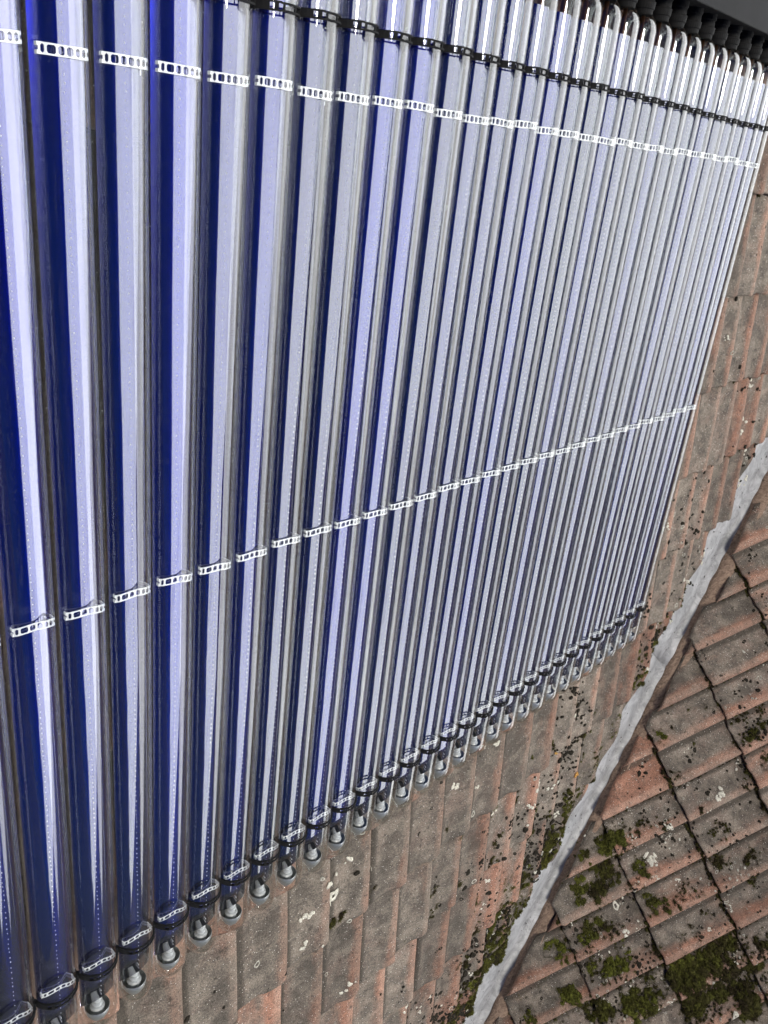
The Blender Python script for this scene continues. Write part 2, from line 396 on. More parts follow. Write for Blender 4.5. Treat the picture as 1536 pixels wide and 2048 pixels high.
roof1 = empty('tiled_roof', F1)
tag(roof1, 'weathered grey and terracotta tiled roof slope under the solar tubes', 'roof')
roof2 = empty('tiled_roof', F2)
tag(roof2, 'mossy tiled roof slope on the far side of the metal valley', 'roof')
F1i, F2i = F1.inverted(), F2.inverted()
vn1 = F1i.to_3x3() @ (-m1)          # points into the valley from the main slope
vn2 = F2i.to_3x3() @ (-m2)
stuff1 = []; stuff2 = []
def corners(x, y, W, G): return [(x, y), (x + W, y), (x, y + G), (x + W, y + G)]
for row in range(-5, 13):
    for c in range(-8, 14):
        x = X1 + c * W1; y = Y1 - row * G1
        P = [F1 @ Vector((a, b, -0.1)) for a, b in corners(x, y, W1, G1)]
        d = [(p - A0).dot(m1) for p in P]
        lim = 0.292 + 0.030 * math.sin(row * 2.1 + c * 1.3)
        if max(d) < lim + 0.02: continue
        visible = (-1.4 < x and -0.6 < -y < 3.7)
        if not visible:
            stuff1.append((x, y, lim if min(d) < lim else None)); continue
        if min(d) < lim + 0.03:
            bm = tile_bm(W1, G1, row * 31 + c)
            co = F1i @ (A0 + m1 * lim) - Vector((x, y, 0)); nn = vn1.copy(); nn.z = 0
            nn.normalize()
            if cut(bm, Vector((co.x, co.y, 0)), nn) < 8: bm.free(); continue
            me = bm_mesh(bm, 'tile')
        else:
            me = VAR1[random.randrange(7)]
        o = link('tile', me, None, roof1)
        o.location = (x, y, Z1 + random.uniform(-.004, .004))
        o.rotation_euler = (random.uniform(-.010, .010), random.uniform(-.010, .010), random.uniform(-.012, .012))
        near = max(0, 1 - (sum(d) / 4 - 0.25) / 0.9)
        o.color = (random.choice([0.0, 0.1, 0.2, 0.35, 0.5, 0.75]), 0.16 + 0.50 * near * random.uniform(.5, 1.1), random.uniform(.74, 1.26), 1)
tcut = {}
for row in range(-4, 11):
    for c in range(-14, 8):
        x = X2 + c * W2; y = Y2 + row * G2
        P = [F2 @ Vector((a, b, 0.05)) for a, b in corners(x, y, W2, G2)]
        d = [(p - A0).dot(m2) for p in P]
        lim = 0.072 + 0.03 * math.sin(row * 1.7 + c * 2.3)
        if max(d) < lim + 0.02: continue
        visible = (0.6 < x < 3.2 and y < 1.5)
        if not visible:
            stuff2.append((x, y, lim if min(d) < lim else None)); continue
        if min(d) < lim + 0.02:
            bm = tile_bm(W2, G2, 500 + row * 31 + c)
            co = F2i @ (A0 + m2 * lim) - Vector((x, y, 0)); nn = vn2.copy(); nn.z = 0; nn.normalize()
            if cut(bm, Vector((co.x, co.y, 0)), nn) < 8: bm.free(); continue
            me = bm_mesh(bm, 'tile')
        else:
            me = VAR2[random.randrange(7)]
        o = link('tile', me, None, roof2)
        o.location = (x, y, Z2 + random.uniform(-.003, .003))
        o.rotation_euler = (random.uniform(-.008, .008), random.uniform(-.008, .008), random.uniform(-.01, .01))
        low = smoothstep(0.9, -0.6, y) if False else max(0.0, min(1.0, (0.9 - y) / 1.5))
        rd = random.choice([0.1, 0.2, 0.3, 0.4, 0.5])
        if min(d) < lim + 0.02 and -0.2 < y < 0.2 and x < 1.8: rd = 1.3
        o.color = (rd, 0.22 + 0.35 * low * random.uniform(.6, 1.1), random.uniform(.88, 1.30), 1)
def stuff_mesh(lst, W, G, Z, vn, Fi, mm, name, parent):
    bms = bmesh.new(); bms.verts.layers.float.new('roll'); bms.verts.layers.float.new('foot_shade')
    for k, (x, y, lim) in enumerate(lst):
        b = tile_bm(W, G, 900 + k, low=True)
        if lim is not None:
            co = Fi @ (A0 + mm * lim) - Vector((x, y, 0)); nn = vn.copy(); nn.z = 0; nn.normalize()
            if cut(b, Vector((co.x, co.y, 0)), nn) < 8: b.free(); continue
        bmesh.ops.translate(b, verts=b.verts[:], vec=(x, y, Z))
        me = bpy.data.meshes.new('tmp'); b.to_mesh(me); b.free(); bms.from_mesh(me); bpy.data.meshes.remove(me)
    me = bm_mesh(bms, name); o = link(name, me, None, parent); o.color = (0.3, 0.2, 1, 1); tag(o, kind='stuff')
stuff_mesh(stuff1, W1, G1, Z1, vn1, F1i, m1, 'further_tiles', roof1)
stuff_mesh(stuff2, W2, G2, Z2, vn2, F2i, m2, 'further_tiles', roof2)
# boarded decks below the tiles
def deck(fi, parent, pts):
    lp = [fi @ Vector(p) for p in pts]
    n = len(lp); vs = [tuple(p) for p in lp] + [(p.x, p.y, p.z - 0.05) for p in lp]
    fs = [tuple(range(n)), tuple(reversed(range(n, 2 * n)))] + [(i, i + n, (i + 1) % n + n, (i + 1) % n) for i in range(n)]
    link('roof_deck', pymesh('roof_deck', vs, fs), M_DECK, parent)
a, b = A0 + DV * -0.2, A0 + DV * 6.2
dk = Vector((0, 0, -0.02))
def on1(x, y): return F1 @ Vector((x, y, -0.170))
def on2(x, y): return F2 @ Vector((x, y, -0.02))
la, lb = F1i @ a, F1i @ b
deck(F1i, roof1, [on1(-4.2, lb.y), on1(lb.x, lb.y), on1(la.x, la.y), on1(-4.2, la.y)])
la, lb = F2i @ a, F2i @ b
deck(F2i, roof2, [on2(lb.x, lb.y), on2(lb.x, 3.62), on2(la.x - 2.0, 3.62), on2(la.x, la.y)])

# ------------------------------------------------------------------ metal valley, mortar
VF = Matrix.Identity(4)                       # x along the valley downhill, y lateral (world up-ish built below)
def valley_sheet(t0, t1, lift):
    sec = []
    for m in (0.36, 0.30, 0.24, 0.18, 0.12, 0.07, 0.035, 0.015): sec.append(m1 * m + n1 * (0.0 if m > .03 else 0.001))
    sec.append((n1 + n2) * 0.002)
    for m in (0.012, 0.03, 0.06, 0.10): sec.append(m2 * m)
    vs = []; fs = []; nt_ = max(2, int((t1 - t0) / 0.08)); k = len(sec)
    for i in range(nt_ + 1):
        t = t0 + (t1 - t0) * i / nt_
        for j, s_ in enumerate(sec):
            wob = 0.0010 * math.sin(t * 5.1 + j * .7) + 0.0008 * math.sin(t * 13.3 + j * 1.9)
            vs.append(A0 + DV * t + s_ + (n1 if j < 9 else n2) * (lift + wob))
    for i in range(nt_):
        for j in range(k - 1):
            fs.append((i * k + j, i * k + j + 1, (i + 1) * k + j + 1, (i + 1) * k + j))
    me = pymesh('sheet', vs, fs)
    o = link('sheet', me, M_ZINC, valley, smooth=True)
    md = o.modifiers.new('thick', 'SOLIDIFY'); md.thickness = 0.0012; md.offset = 0
    return o
valley = empty('valley_flashing', Matrix.Identity(4))
tag(valley, 'pale grey metal valley strip running diagonally between the two roof slopes', 'flashing')
TS = 2.60
valley_sheet(0.9, TS, 0.0035)
valley_sheet(TS - 0.06, 5.2, 0.0)

def fbm(t, p): return math.sin(t * 3.1 + p) * .5 + math.sin(t * 7.7 + p * 2) * .3 + math.sin(t * 17.0 + p * 3) * .2
vs = []; fs = []; NTm = 260; K = 7
for i in range(NTm + 1):
    t = 0.9 + 4.3 * i / NTm
    f1 = fbm(t, 1.0); f2 = fbm(t * 1.7, 4.0)
    e = 0.030 + 0.003 * f2 + 0.002 * math.sin(t * 60)
    wd_ = 0.062 + 0.022 * f1
    pts = [(e, -0.004), (e + 0.004, 0.008 + 0.003 * f2), (e + 0.014, 0.017 + 0.004 * f1), (e + wd_ * .45, 0.026 + 0.004 * f2),
           (e + wd_ * .75, 0.032 + .003 * f1), (e + wd_, 0.024), (e + wd_ + 0.03, 0.004)]
    for j, (mm, hh) in enumerate(pts):
        jt = 0.0022 * math.sin(t * 47 + j * 2.2) * (0 < j < 6)
        vs.append(A0 + DV * t + m2 * (mm + jt) + n2 * (hh + jt))
for i in range(NTm):
    for j in range(K - 1):
        fs.append((i * K + j, i * K + j + 1, (i + 1) * K + j + 1, (i + 1) * K + j))
mort = link('mortar_bed', pymesh('mortar_bed', vs, fs), M_MORTAR, None, smooth=True)
tag(mort, 'brown wrinkled mortar bedding along the right edge of the metal valley', 'mortar')

# ------------------------------------------------------------------ moss and lichen
def project(px, py, plane_n, plane_d):
    r = Vector(((px - 768) / FPX, (py - 1024) / FPX, 1.0))
    w = Vector([sum(Rm[k][i] * r[k] for k in range(3)) for i in range(3)])
    c = Vector(CAM); t = (plane_d - c.dot(plane_n)) / w.dot(plane_n)
    return c + w * t, t
class Tinted:
    def __init__(s): s.v = []; s.f = []; s.c = []
    def add(s, vs, fs, cs):
        b = len(s.v); s.v += vs; s.f += [tuple(i + b for i in f) for f in fs]; s.c += cs
    def build(s, name, mat, parent, smooth=True):
        me = pymesh(name, s.v, s.f)
        at = me.color_attributes.new('tint', 'FLOAT_COLOR', 'POINT')
        at.data.foreach_set('color', [x for c in s.c for x in (*c, 1.0)])
        return link(name, me, mat, parent, smooth)
def moss_clump(T, x, y, z, r, green, rnd):
    # a cushion: bumpy dome plus many tiny leafy spikes
    h = r * rnd.uniform(.45, .75); nr, ns = 5, 13
    ph = rnd.uniform(0, 6.3); ec = rnd.uniform(.7, 1.0)
    dark = (0.030, 0.023, 0.011); gr = (0.115, 0.128, 0.020); lt = (0.34, 0.32, 0.08)
    base = [dark[k] * (1 - green) + gr[k] * green for k in range(3)]
    vs = [(x, y, z + h)]; cs = [tuple(c * 1.1 for c in base)]; fs = []
    for i in range(1, nr + 1):
        q = i / nr
        for k in range(ns):
            a = 2 * math.pi * k / ns
            rr = r * q * (1 + .22 * math.sin(3 * a + ph) + .14 * math.sin(5 * a + ph * 2) + rnd.uniform(-.14, .14))
            zz = z + h * max(0, 1 - q * q) * rnd.uniform(.65, 1.2) - (0.004 if i == nr else 0)
            ca, sa = math.cos(a), math.sin(a) * ec
            vs.append((x + rr * ca, y + rr * sa, zz))
            b = rnd.uniform(.55, 1.4); cs.append(tuple(c * b for c in base))
    for k in range(ns): fs.append((0, 1 + k, 1 + (k + 1) % ns))
    for i in range(nr - 1):
        for k in range(ns):
            a0 = 1 + i * ns + k; a1 = 1 + i * ns + (k + 1) % ns
            fs.append((a0, a0 + ns, a1 + ns, a1))
    T.add(vs, fs, cs)
    n = int(min(260, 30 + (r * 1000) ** 2 * .28))
    vs = []; fs = []; cs = []
    for _ in range(n):
        q = math.sqrt(rnd.random()) * 1.08; a = rnd.uniform(0, 6.283)
        px = x + r * q * math.cos(a); py = y + r * q * math.sin(a) * ec; pz = z + h * max(0, 1 - q * q) - .001
        l = rnd.uniform(.003, .0075); wdt = rnd.uniform(.0009, .0019)
        dx = math.cos(a) * q * .9 + rnd.uniform(-.7, .7); dy = math.sin(a) * q * .9 + rnd.uniform(-.7, .7)
        t = rnd.uniform(0, 6.283); ox, oy = math.cos(t) * wdt, math.sin(t) * wdt
        b = len(vs)
        vs += [(px - ox, py - oy, pz), (px + ox, py + oy, pz), (px + dx * l, py + dy * l, pz + l)]
        fs.append((b, b + 1, b + 2))
        u_ = rnd.random() ** 1.3 * (.25 + .75 * green)
        tip = tuple(base[k] * (1 - u_) + lt[k] * u_ for k in range(3))
        cs += [base_dark for base_dark in (tuple(c * .6 for c in base),) * 2] + [tip]
    T.add(vs, fs, cs)
def crust(T, x, y, hf, r, col, rnd, ring=0.0, dome=0.15):
    ns = 11; ph = rnd.uniform(0, 6.3)
    vs = []; cs = []; fs = []
    rad = [max(.25, 1 + .22 * math.sin(2 * 2 * math.pi * k / ns + ph) + rnd.uniform(-.25, .25)) for k in range(ns)]
    inner = ring if ring > 0 else 0.0
    rings = [(inner, 0.0012), ((1 + inner) / 2, 0.0012 + r * dome), (0.93, 0.0012 + r * dome * .4), (1.0, -0.0012)]
    for q, dz in rings:
        for k in range(ns):
            a = 2 * math.pi * k / ns; rr = r * q * rad[k]
            xx, yy = x + rr * math.cos(a), y + rr * math.sin(a)
            b = rnd.uniform(.75, 1.25)
            vs.append((xx, yy, hf(xx, yy) + dz)); cs.append(tuple(c * b for c in col))
    for i in range(3):
        for k in range(ns):
            fs.append((i * ns + k, (i + 1) * ns + k, (i + 1) * ns + (k + 1) % ns, i * ns + (k + 1) % ns))
    if inner == 0: pass
    T.add(vs, fs, cs)
H1 = lambda x, y: roof_height(x, y, W1, G1, X1, Y1, Z1)
H2 = lambda x, y: roof_height(x, y, W2, G2, X2, Y2, Z2)
rnd = random.Random(11)
moss1, moss2, lic1, lic2 = Tinted(), Tinted(), Tinted(), Tinted()
def place(px, py, which):
    if which == 1:
        p, t = project(px, py, n1, -0.10); q = F1i @ p
        return q.x, q.y, t, (p - A0).dot(m1)
    p, t = project(px, py, n2, D0 + 0.048); q = F2i @ p
    return q.x, q.y, t, (p - A0).dot(m2)
crop4 = [(540,60,70,.5),(620,180,80,.3),(480,330,90,.6),(560,310,50,.95),(470,420,70,.7),(640,370,90,.15),(720,320,80,.1),(780,260,70,.1),(860,320,50,.1),(1000,150,55,.8),(1080,440,60,.5),(1130,490,70,.5),(1230,490,60,.25),(1330,480,50,.2),(1390,360,40,.3),(1500,390,40,.1),(560,700,70,.5),(640,650,60,.6),(520,790,60,.7),(600,760,60,.5),(750,690,60,.2),(240,850,70,.8),(300,900,70,.8),(350,960,60,.6),(210,900,40,.6),(850,830,40,.95),(590,1040,55,.8),(760,1040,90,.8),(700,1070,60,.8),(860,1010,70,.7),(900,950,50,.9),(560,1100,40,.7),(340,1290,80,.6),(430,1310,90,.6),(500,1330,60,.5),(400,1210,50,.3),(700,1400,90,.4),(600,1440,80,.4),(920,1350,80,.6),(1000,1300,90,.5),(1080,1330,90,.5),(980,1420,80,.5),(1100,1420,60,.4),(1180,1260,60,.3),(1350,1040,80,.6),(1440,1050,90,.5),(1480,1130,90,.3),(1380,1150,90,.2),(1300,1100,60,.4),(1450,1260,90,.2),(1500,1400,90,.3),(1110,1140,45,.2),(40,1480,60,.6),(290,1480,40,.5),(1150,870,50,.2),(1100,580,40,.2),(180,1130,30,.5),(130,1170,30,.4),(440,620,24,.3),(820,700,40,.2),(660,440,40,.4),(540,470,40,.5)]
crop3 = [(560,330,55,.7),(140,1290,100,.5),(40,1340,90,.5),(200,1250,60,.6),(360,1530,60,.7),(60,1560,100,.2),(1100,1480,60,.2),(1380,1480,60,.1),(1500,520,60,.3),(1390,280,50,.2),(1500,240,40,.5),(820,95,22,.1),(655,255,24,.1),(990,75,20,.05),(870,405,24,.1),(720,690,36,.05),(620,670,36,.05),(1130,1170,50,.2),(1040,1240,36,.15),(570,1150,44,.05),(420,1110,34,.05),(350,1170,40,.1),(1490,640,40,.05),(1470,110,40,.05),(1350,120,34,.05),(1260,180,40,.1),(1320,790,34,.05),(910,990,26,.05),(400,1610,60,.4)]
reg6r = [(1310,790,26,.1),(1480,740,24,.1),(1130,910,20,.1),(1180,1300,60,.4),(1260,1270,60,.4),(1320,1200,60,.2),(1380,1180,40,.3),(1100,1350,50,.3),(1200,1480,60,.3),(1480,1300,50,.2),(1440,1420,50,.2),(1450,1500,60,.2),(1300,1420,50,.3),(1120,1130,24,.05),(1160,1100,24,.05),(1200,1150,20,.05),(1230,1040,24,.1),(1470,890,26,.3),(1500,1180,40,.2),(1400,1400,50,.2),(1360,1310,50,.1),(960,1350,24,.2),(330,1450,22,.2),(380,1530,30,.6),(1520,130,24,.4),(1450,180,30,.2)]
reg6l = [(660,210,28,.3),(650,290,26,.5),(735,230,30,.4),(640,360,24,.3),(570,440,26,.2),(500,660,30,.5),(480,720,30,.4),(450,780,22,.4),(360,860,34,.2),(370,780,26,.1),(290,900,34,.6),(330,940,30,.4),(270,990,34,.4),(240,1050,38,.5),(220,1120,38,.5),(210,1190,38,.6),(190,1270,38,.5),(170,1310,34,.4),(100,1370,30,.8),(110,1440,26,.4),(60,1500,30,.4),(225,560,26,.3),(420,540,26,.4),(210,770,30,.1),(160,890,20,.35),(400,280,18,.1),(350,450,18,.05),(500,230,20,.05),(335,505,13,.05),(620,30,13,.05),(700,65,15,.05),(460,560,20,.3),(280,880,26,.5),(30,1300,20,.3),(130,1110,24,.1),(140,990,22,.1),(420,650,16,.05),(640,180,26,.1),(690,330,16,.3),(530,640,20,.6),(500,540,20,.1),(90,1280,24,.1),(40,1420,30,.3),(130,1000,22,.1),(380,700,18,.05),(225,700,14,.05),(245,655,10,.05)]
crop2m = [(1110,1090,52,.1),(1110,1250,44,.15),(530,1040,40,.2),(590,1540,30,.1),(810,1540,36,.15),(1350,1010,36,.25),(1220,1230,26,.1),(220,1310,30,.05),(140,1390,36,.25),(1240,1560,40,.4),(1500,1440,50,.2),(1520,1200,26,.1),(950,1480,20,.05),(1350,570,14,.0),(1225,490,14,.0)]
def drop(lst, ox, oy, sc, which, T):
    for cx, cy, r, g in lst:
        x, y, t, dd = place(ox + cx / sc, oy + cy / sc, which)
        if which == 2 and dd < 0.05: continue
        R = r / sc * t / FPX
        k = max(1, int(round((R / 0.013) ** 2 * 1.6)))
        for i in range(k):
            if k == 1: a, b, rr = x, y, R
            else:
                q = R * math.sqrt(rnd.random()) * .85; an = rnd.uniform(0, 6.28)
                a, b, rr = x + q * math.cos(an), y + q * math.sin(an), R * rnd.uniform(.26, .52)
            hf = H1 if which == 1 else H2
            moss_clump(T, a, b, hf(a, b) - .002, rr, max(0, min(1, g + rnd.uniform(-.3, .25))), rnd)
        for i in range(int(k * 1.2) + 2):
            q = R * rnd.uniform(.9, 1.9); an = rnd.uniform(0, 6.28); a, b = x + q * math.cos(an), y + q * math.sin(an)
            if which == 1 and (F1 @ Vector((a, b, -.1)) - A0).dot(m1) < .27: continue
            moss_clump(T, a, b, hf(a, b) - .002, rnd.uniform(.002, .006), rnd.uniform(0, .35), rnd)
drop(crop4, 1050, 1700, 4.389, 2, moss2)
drop(crop3, 1200, 1400, 4.571, 2, moss2)
drop(reg6r, 900, 1400, 2.415, 2, moss2)
drop(reg6l, 900, 1400, 2.415, 1, moss1)
drop(crop2m, 640, 1560, 4.8, 1, moss1)
# dark moss in the open course joints of the adjoining slope and its side joints
for row in range(-3, 6):
    yl = Y2 + row * G2
    x = 0.6
    while x < 3.3:
        x += rnd.uniform(.007, .02)
        p = F2 @ Vector((x, yl, .05))
        if (p - A0).dot(m2) < 0.09: continue
        if rnd.random() < .30 + .25 * math.sin(x * 9 + row * 2): continue
        moss_clump(moss2, x, yl - rnd.uniform(-.007, .010), roof_height(x, yl - .004, W2, G2, X2, Y2, Z2) + .004, rnd.uniform(.003, .0105) , rnd.uniform(0, .3), rnd)
for c in range(-5, 5):
    xl = X2 + c * W2
    y = -1.2
    while y < 1.5:
        y += rnd.uniform(.008, .03)
        p = F2 @ Vector((xl, y, .05))
        if (p - A0).dot(m2) < 0.09 or rnd.random() < .55: continue
        moss_clump(moss2, xl + .005, y, roof_height(xl + .006, y, W2, G2, X2, Y2, Z2), rnd.uniform(.003, .006), rnd.uniform(0, .2), rnd)
for row in range(-1, 12):
    yl = Y1 - row * G1
    x = -1.0
    while x < 2.4:
        x += rnd.uniform(.006, .018)
        p = F1 @ Vector((x, yl, -.1)); dd = (p - A0).dot(m1)
        if dd < .27: continue
        if rnd.random() > (.10 + .55 * math.exp(-(dd - .28) / .3)) * (1 + math.sin(x * 21 + row * 1.7)): continue
        moss_clump(moss1, x, yl - rnd.uniform(-.003, .006), roof_height(x, yl - .004, W1, G1, X1, Y1, Z1) + .003, rnd.uniform(.0025, .007), rnd.uniform(0, .2), rnd)
for _ in range(2400):
    t = rnd.uniform(2.3, 4.6); m = .292 + abs(rnd.gauss(0, .075))
    p = A0 + DV * t + m1 * m; q = F1i @ p
    den = .15 + .85 * max(0, min(1, (t - 2.4) / 1.4))
    if rnd.random() > den * (.55 + .45 * math.sin(q.x * 42 + q.y * 9)): continue
    moss_clump(moss1, q.x, q.y, H1(q.x, q.y) - .002, rnd.uniform(.003, .012), rnd.choice([.05, .15, .3, .5, .7]), rnd)
# scattered crusts
BLK = (0.020, 0.017, 0.012); WHT = (0.45, 0.44, 0.38); CRM = (0.58, 0.56, 0.48)
for _ in range(7500):
    x, y = rnd.uniform(.8, 3.2), rnd.uniform(-1.1, 1.5)
    p = F2 @ Vector((x, y, .05))
    if (p - A0).dot(m2) < .1: continue
    dens = max(.1, min(1, (1.1 - y) / 1.6)) * (0.5 + .5 * math.sin(x * 11) * math.sin(y * 13 + 1))
    if rnd.random() > dens * .75 + .10: continue
    k = rnd.random()
    if k < .74: crust(lic2, x, y, H2, rnd.uniform(.0012, .0070), BLK, rnd, 0, .25)
    elif k < .87: crust(lic2, x, y, H2, rnd.uniform(.003, .008), WHT, rnd, rnd.uniform(.5, .72), .05)
    else:
        for _ in range(rnd.randint(2, 9)):
            crust(lic2, x + rnd.gauss(0, .013), y + rnd.gauss(0, .013), H2, rnd.uniform(.0015, .0055), CRM, rnd, rnd.choice([0, 0, .55]), .1)
for _ in range(8000):
    x, y = rnd.uniform(-1.0, 2.4), rnd.uniform(-3.4, -0.2)
    p = F1 @ Vector((x, y, -.1)); dd = (p - A0).dot(m1)
    if dd < .28: continue
    dens = .8 * math.exp(-(dd - .28) / .42)
    if rnd.random() > dens + .07: continue
    k = rnd.random()
    if k < .72: crust(lic1, x, y, H1, rnd.uniform(.0012, .0075), BLK, rnd, 0, .25)
    elif k < .84: crust(lic1, x, y, H1, rnd.uniform(.004, .010), WHT, rnd, rnd.uniform(.5, .72), .05)
    else:
        for _ in range(rnd.randint(1, 5)):
            crust(lic1, x + rnd.gauss(0, .009), y + rnd.gauss(0, .009), H1, rnd.uniform(.002, .007), CRM, rnd, 0, .1)
for _ in range(330):
    t = 1.7 + 2.9 * rnd.random() ** .55; m = .31 + rnd.expovariate(1 / .24)
    if m > 1.1 or (t < 2.7 and rnd.random() < .6): continue
    p = A0 + DV * t + m1 * m; q = F1i @ p
    s_ = rnd.uniform(.010, .040); sy = s_ * rnd.uniform(.7, 1.8)
    for i in range(rnd.randint(3, 13)):
        a, b = q.x + rnd.gauss(0, s_), q.y + rnd.gauss(0, sy)
        if (F1 @ Vector((a, b, -.1)) - A0).dot(m1) < .305: continue
        r_ = rnd.uniform(.0016, .0055) if rnd.random() < .85 else rnd.uniform(.006, .011)
        crust(lic1, a, b, H1, r_, BLK, rnd, 0, .3)
for _ in range(430):
    x, y = rnd.uniform(.9, 3.1), rnd.uniform(-1.1, 1.35)
    if rnd.random() > .45 + .55 * max(0, min(1, (.7 - y) / 1.0)): continue
    s_ = rnd.uniform(.012, .042)
    wh = rnd.random() < .22
    for i in range(rnd.randint(3, 13)):
        a, b = x + rnd.gauss(0, s_), y + rnd.gauss(0, s_ * .8)
        if (F2 @ Vector((a, b, .05)) - A0).dot(m2) < .11: continue
        if wh and rnd.random() < .7: crust(lic2, a, b, H2, rnd.uniform(.002, .007), WHT, rnd, rnd.choice([0, .5, .65]), .06)
        else: crust(lic2, a, b, H2, rnd.uniform(.0016, .0055) if rnd.random() < .85 else rnd.uniform(.006, .010), BLK, rnd, 0, .3)
def big(px, py, r, which, T, ring=0.0, n=1, col=CRM):
    x, y, t, dd = place(px, py, which)
    for i in range(n):
        s = 0 if n == 1 else r * .6
        crust(T, x + rnd.gauss(0, s), y + rnd.gauss(0, s), H1 if which == 1 else H2, r * (1 if n == 1 else rnd.uniform(.3, .6)), col, rnd, ring, .06)
for a in [(673,1797,.017,1,lic1,.3),(658,1770,.008,1,lic1),(748,1735,.009,1,lic1,0,4),(918,1580,.012,1,lic1,0,7),(1082,1572,.018,1,lic1,0,10),(1214,1368,.010,1,lic1,0,4),(1268,1312,.008,1,lic1),(615,1840,.012,1,lic1,0,6),(1468,2030,.016,2,lic2,.2),(1234,1815,.018,2,lic2,.35),(1180,1670,.012,2,lic2,0,4),(1250,1862,.016,2,lic2,0,5),(1437,1590,.016,2,lic2,0,8),(1340,1652,.016,2,lic2,0,10),(1300,1720,.02,2,lic2,.0,9),(1420,1855,.016,2,lic2,.3,2),(1440,1535,.0,2,lic2)]:
    if a[2] > 0: big(*a)
big(857, 1725, .012, 1, lic1, 0, 3, (0.42, 0.23, 0.06))
big(1112, 1508, .010, 1, lic1, 0, 3, (0.42, 0.25, 0.08))
big(1149, 1548, .012, 1, lic1, 0, 4, (0.45, 0.24, 0.07))
big(910, 1878, .008, 1, lic1, 0, 4, (0.50, 0.40, 0.05))
tag(moss1.build('moss', M_MOSS, None), 'dark green moss cushions on the tile edges left of the metal valley', 'moss', kind='stuff').matrix_world = F1
tag(moss2.build('moss', M_MOSS, None), 'green and brown moss cushions on the right hand roof slope', 'moss', kind='stuff').matrix_world = F2
tag(lic1.build('lichen', M_LICH, None), 'small black and white lichen spots on the tiles below the tubes', 'lichen', kind='stuff').matrix_world = F1
tag(lic2.build('lichen', M_LICH, None), 'small black and white lichen rings on the right hand roof slope', 'lichen', kind='stuff').matrix_world = F2
# crumbs lying in the valley
mb = MB()
for _ in range(170):
    t = rnd.uniform(1.2, 4.4); m = rnd.uniform(.0, .2) if rnd.random() < .6 else rnd.uniform(0, .05)
    s = rnd.uniform(.001, .0028) * (1.6 if rnd.random() < .15 else 1)
    c0 = A0 + DV * t + m1 * m + n1 * (.0055 + s * .3)
    a = rnd.uniform(0, 6.28); e1 = (m1 * math.cos(a) + DV * math.sin(a)) * s * rnd.uniform(.8, 2.4); e2 = (m1 * -math.sin(a) + DV * math.cos(a)) * s * .7; e3 = n1 * s * .5
    mb.add([c0 + e1, c0 - e1, c0 + e2, c0 - e2, c0 + e3, c0 - e3], [(0, 2, 4), (2, 1, 4), (1, 3, 4), (3, 0, 4), (2, 0, 5), (1, 2, 5), (3, 1, 5), (0, 3, 5)])
tag(link('debris', mb.mesh('debris'), M_CRUMB), 'dark plant crumbs lying in the metal valley', 'debris', kind='stuff')

# ------------------------------------------------------------------ solar collector
PITCH, R_O, R_I = 0.071, 0.0325, 0.0309
NT_ = 30
def tube_u(k): return PITCH * (k - 15.5)
# shared part meshes (local: x across, y up-slope, z outward)
def glass_prof(r, e):
    top = [(0.150 - e, 0.014 - (R_O - r)), (0.146 - e, 0.0165 - (R_O - r)), (0.141, r * .62), (0.134, r * .80), (0.125, r * .93), (0.114, r)]
    bot = [(-1.518, r), (-1.530, r * .965), (-1.541, r * .87), (-1.550, r * .70), (-1.556, r * .48), (-1.559, r * .25), (-1.562 + e, r * .17), (-1.568 + 2 * e, r * .06)]
    mid = [(0.114 - (0.114 + 1.518) * i / 12, r) for i in range(1, 12)]
    return top + mid + bot
mb = MB(); mb.lathe(list(reversed(glass_prof(R_O, 0))), 40, False); ME_GO = mb.mesh('glass_tube'); ME_GO.materials.append(M_GLASS_O)
mb = MB(); mb.lathe(list(reversed(glass_prof(R_I, 0.0015))), 40, False); ME_GI = mb.mesh('inner_wall'); ME_GI.materials.append(M_GLASS_I)
for me in (ME_GO, ME_GI): me.polygons.foreach_set('use_smooth', [True] * len(me.polygons))
# absorber: two shallow wings, slightly sunk in the middle
mb = MB(); xs = [(.0300 * q / 12) for q in range(-12, 13)]
RHO = 0.066
def az(x): return 0.009 - RHO + math.sqrt(RHO * RHO - x * x)
ysn = [0.098 - (0.098 + 1.497) * i / 40 for i in range(41)]
vs = [(x, y, az(x)) for y in ysn for x in xs]; k = len(xs)
fs = [(j * k + i, (j + 1) * k + i, (j + 1) * k + i + 1, j * k + i + 1) for j in range(40) for i in range(k - 1)]
b = len(vs); vs += [(x, y, z - 0.0007) for x, y, z in vs[:b]]; fs += [tuple(i + b for i in reversed(f)) for f in fs[:]]
fs += [(40 * k + i, 40 * k + i + b, 40 * k + i + 1 + b, 40 * k + i + 1) for i in range(k - 1)]
mb.add(vs, fs); ME_AB = mb.mesh('absorber'); ME_AB.materials.append(M_ABS)
ME_AB.polygons.foreach_set('use_smooth', [True] * len(ME_AB.polygons))
# weld spots
mb = MB(); y = 0.08
while y > -1.49:
    w_ = random.uniform(.0005, .0010); l = random.uniform(.0010, .0022); x = .0034 + random.uniform(-.0006, .0006); z = az(.005)
    mb.add([(x - w_, y, z), (x + w_, y, z), (x, y + l, z), (x, y - l, z), (x, y, z + .0008)], [(0, 3, 4), (3, 1, 4), (1, 2, 4), (2, 0, 4)])
    y -= random.choice([.008, .009, .010, .012])
ME_WELD = mb.mesh('weld_spots'); ME_WELD.materials.append(M_WELD)
# heat pipe
mb = MB(); mb.lathe([(-1.49, .0042), (0.165, .0042)], 14)
mb.v = [(x, y, z + .0020) for x, y, z in mb.v]; ME_HP = mb.mesh('heat_pipe'); ME_HP.materials.append(M_COPPER)
ME_HP.polygons.foreach_set('use_smooth', [True] * len(ME_HP.polygons))
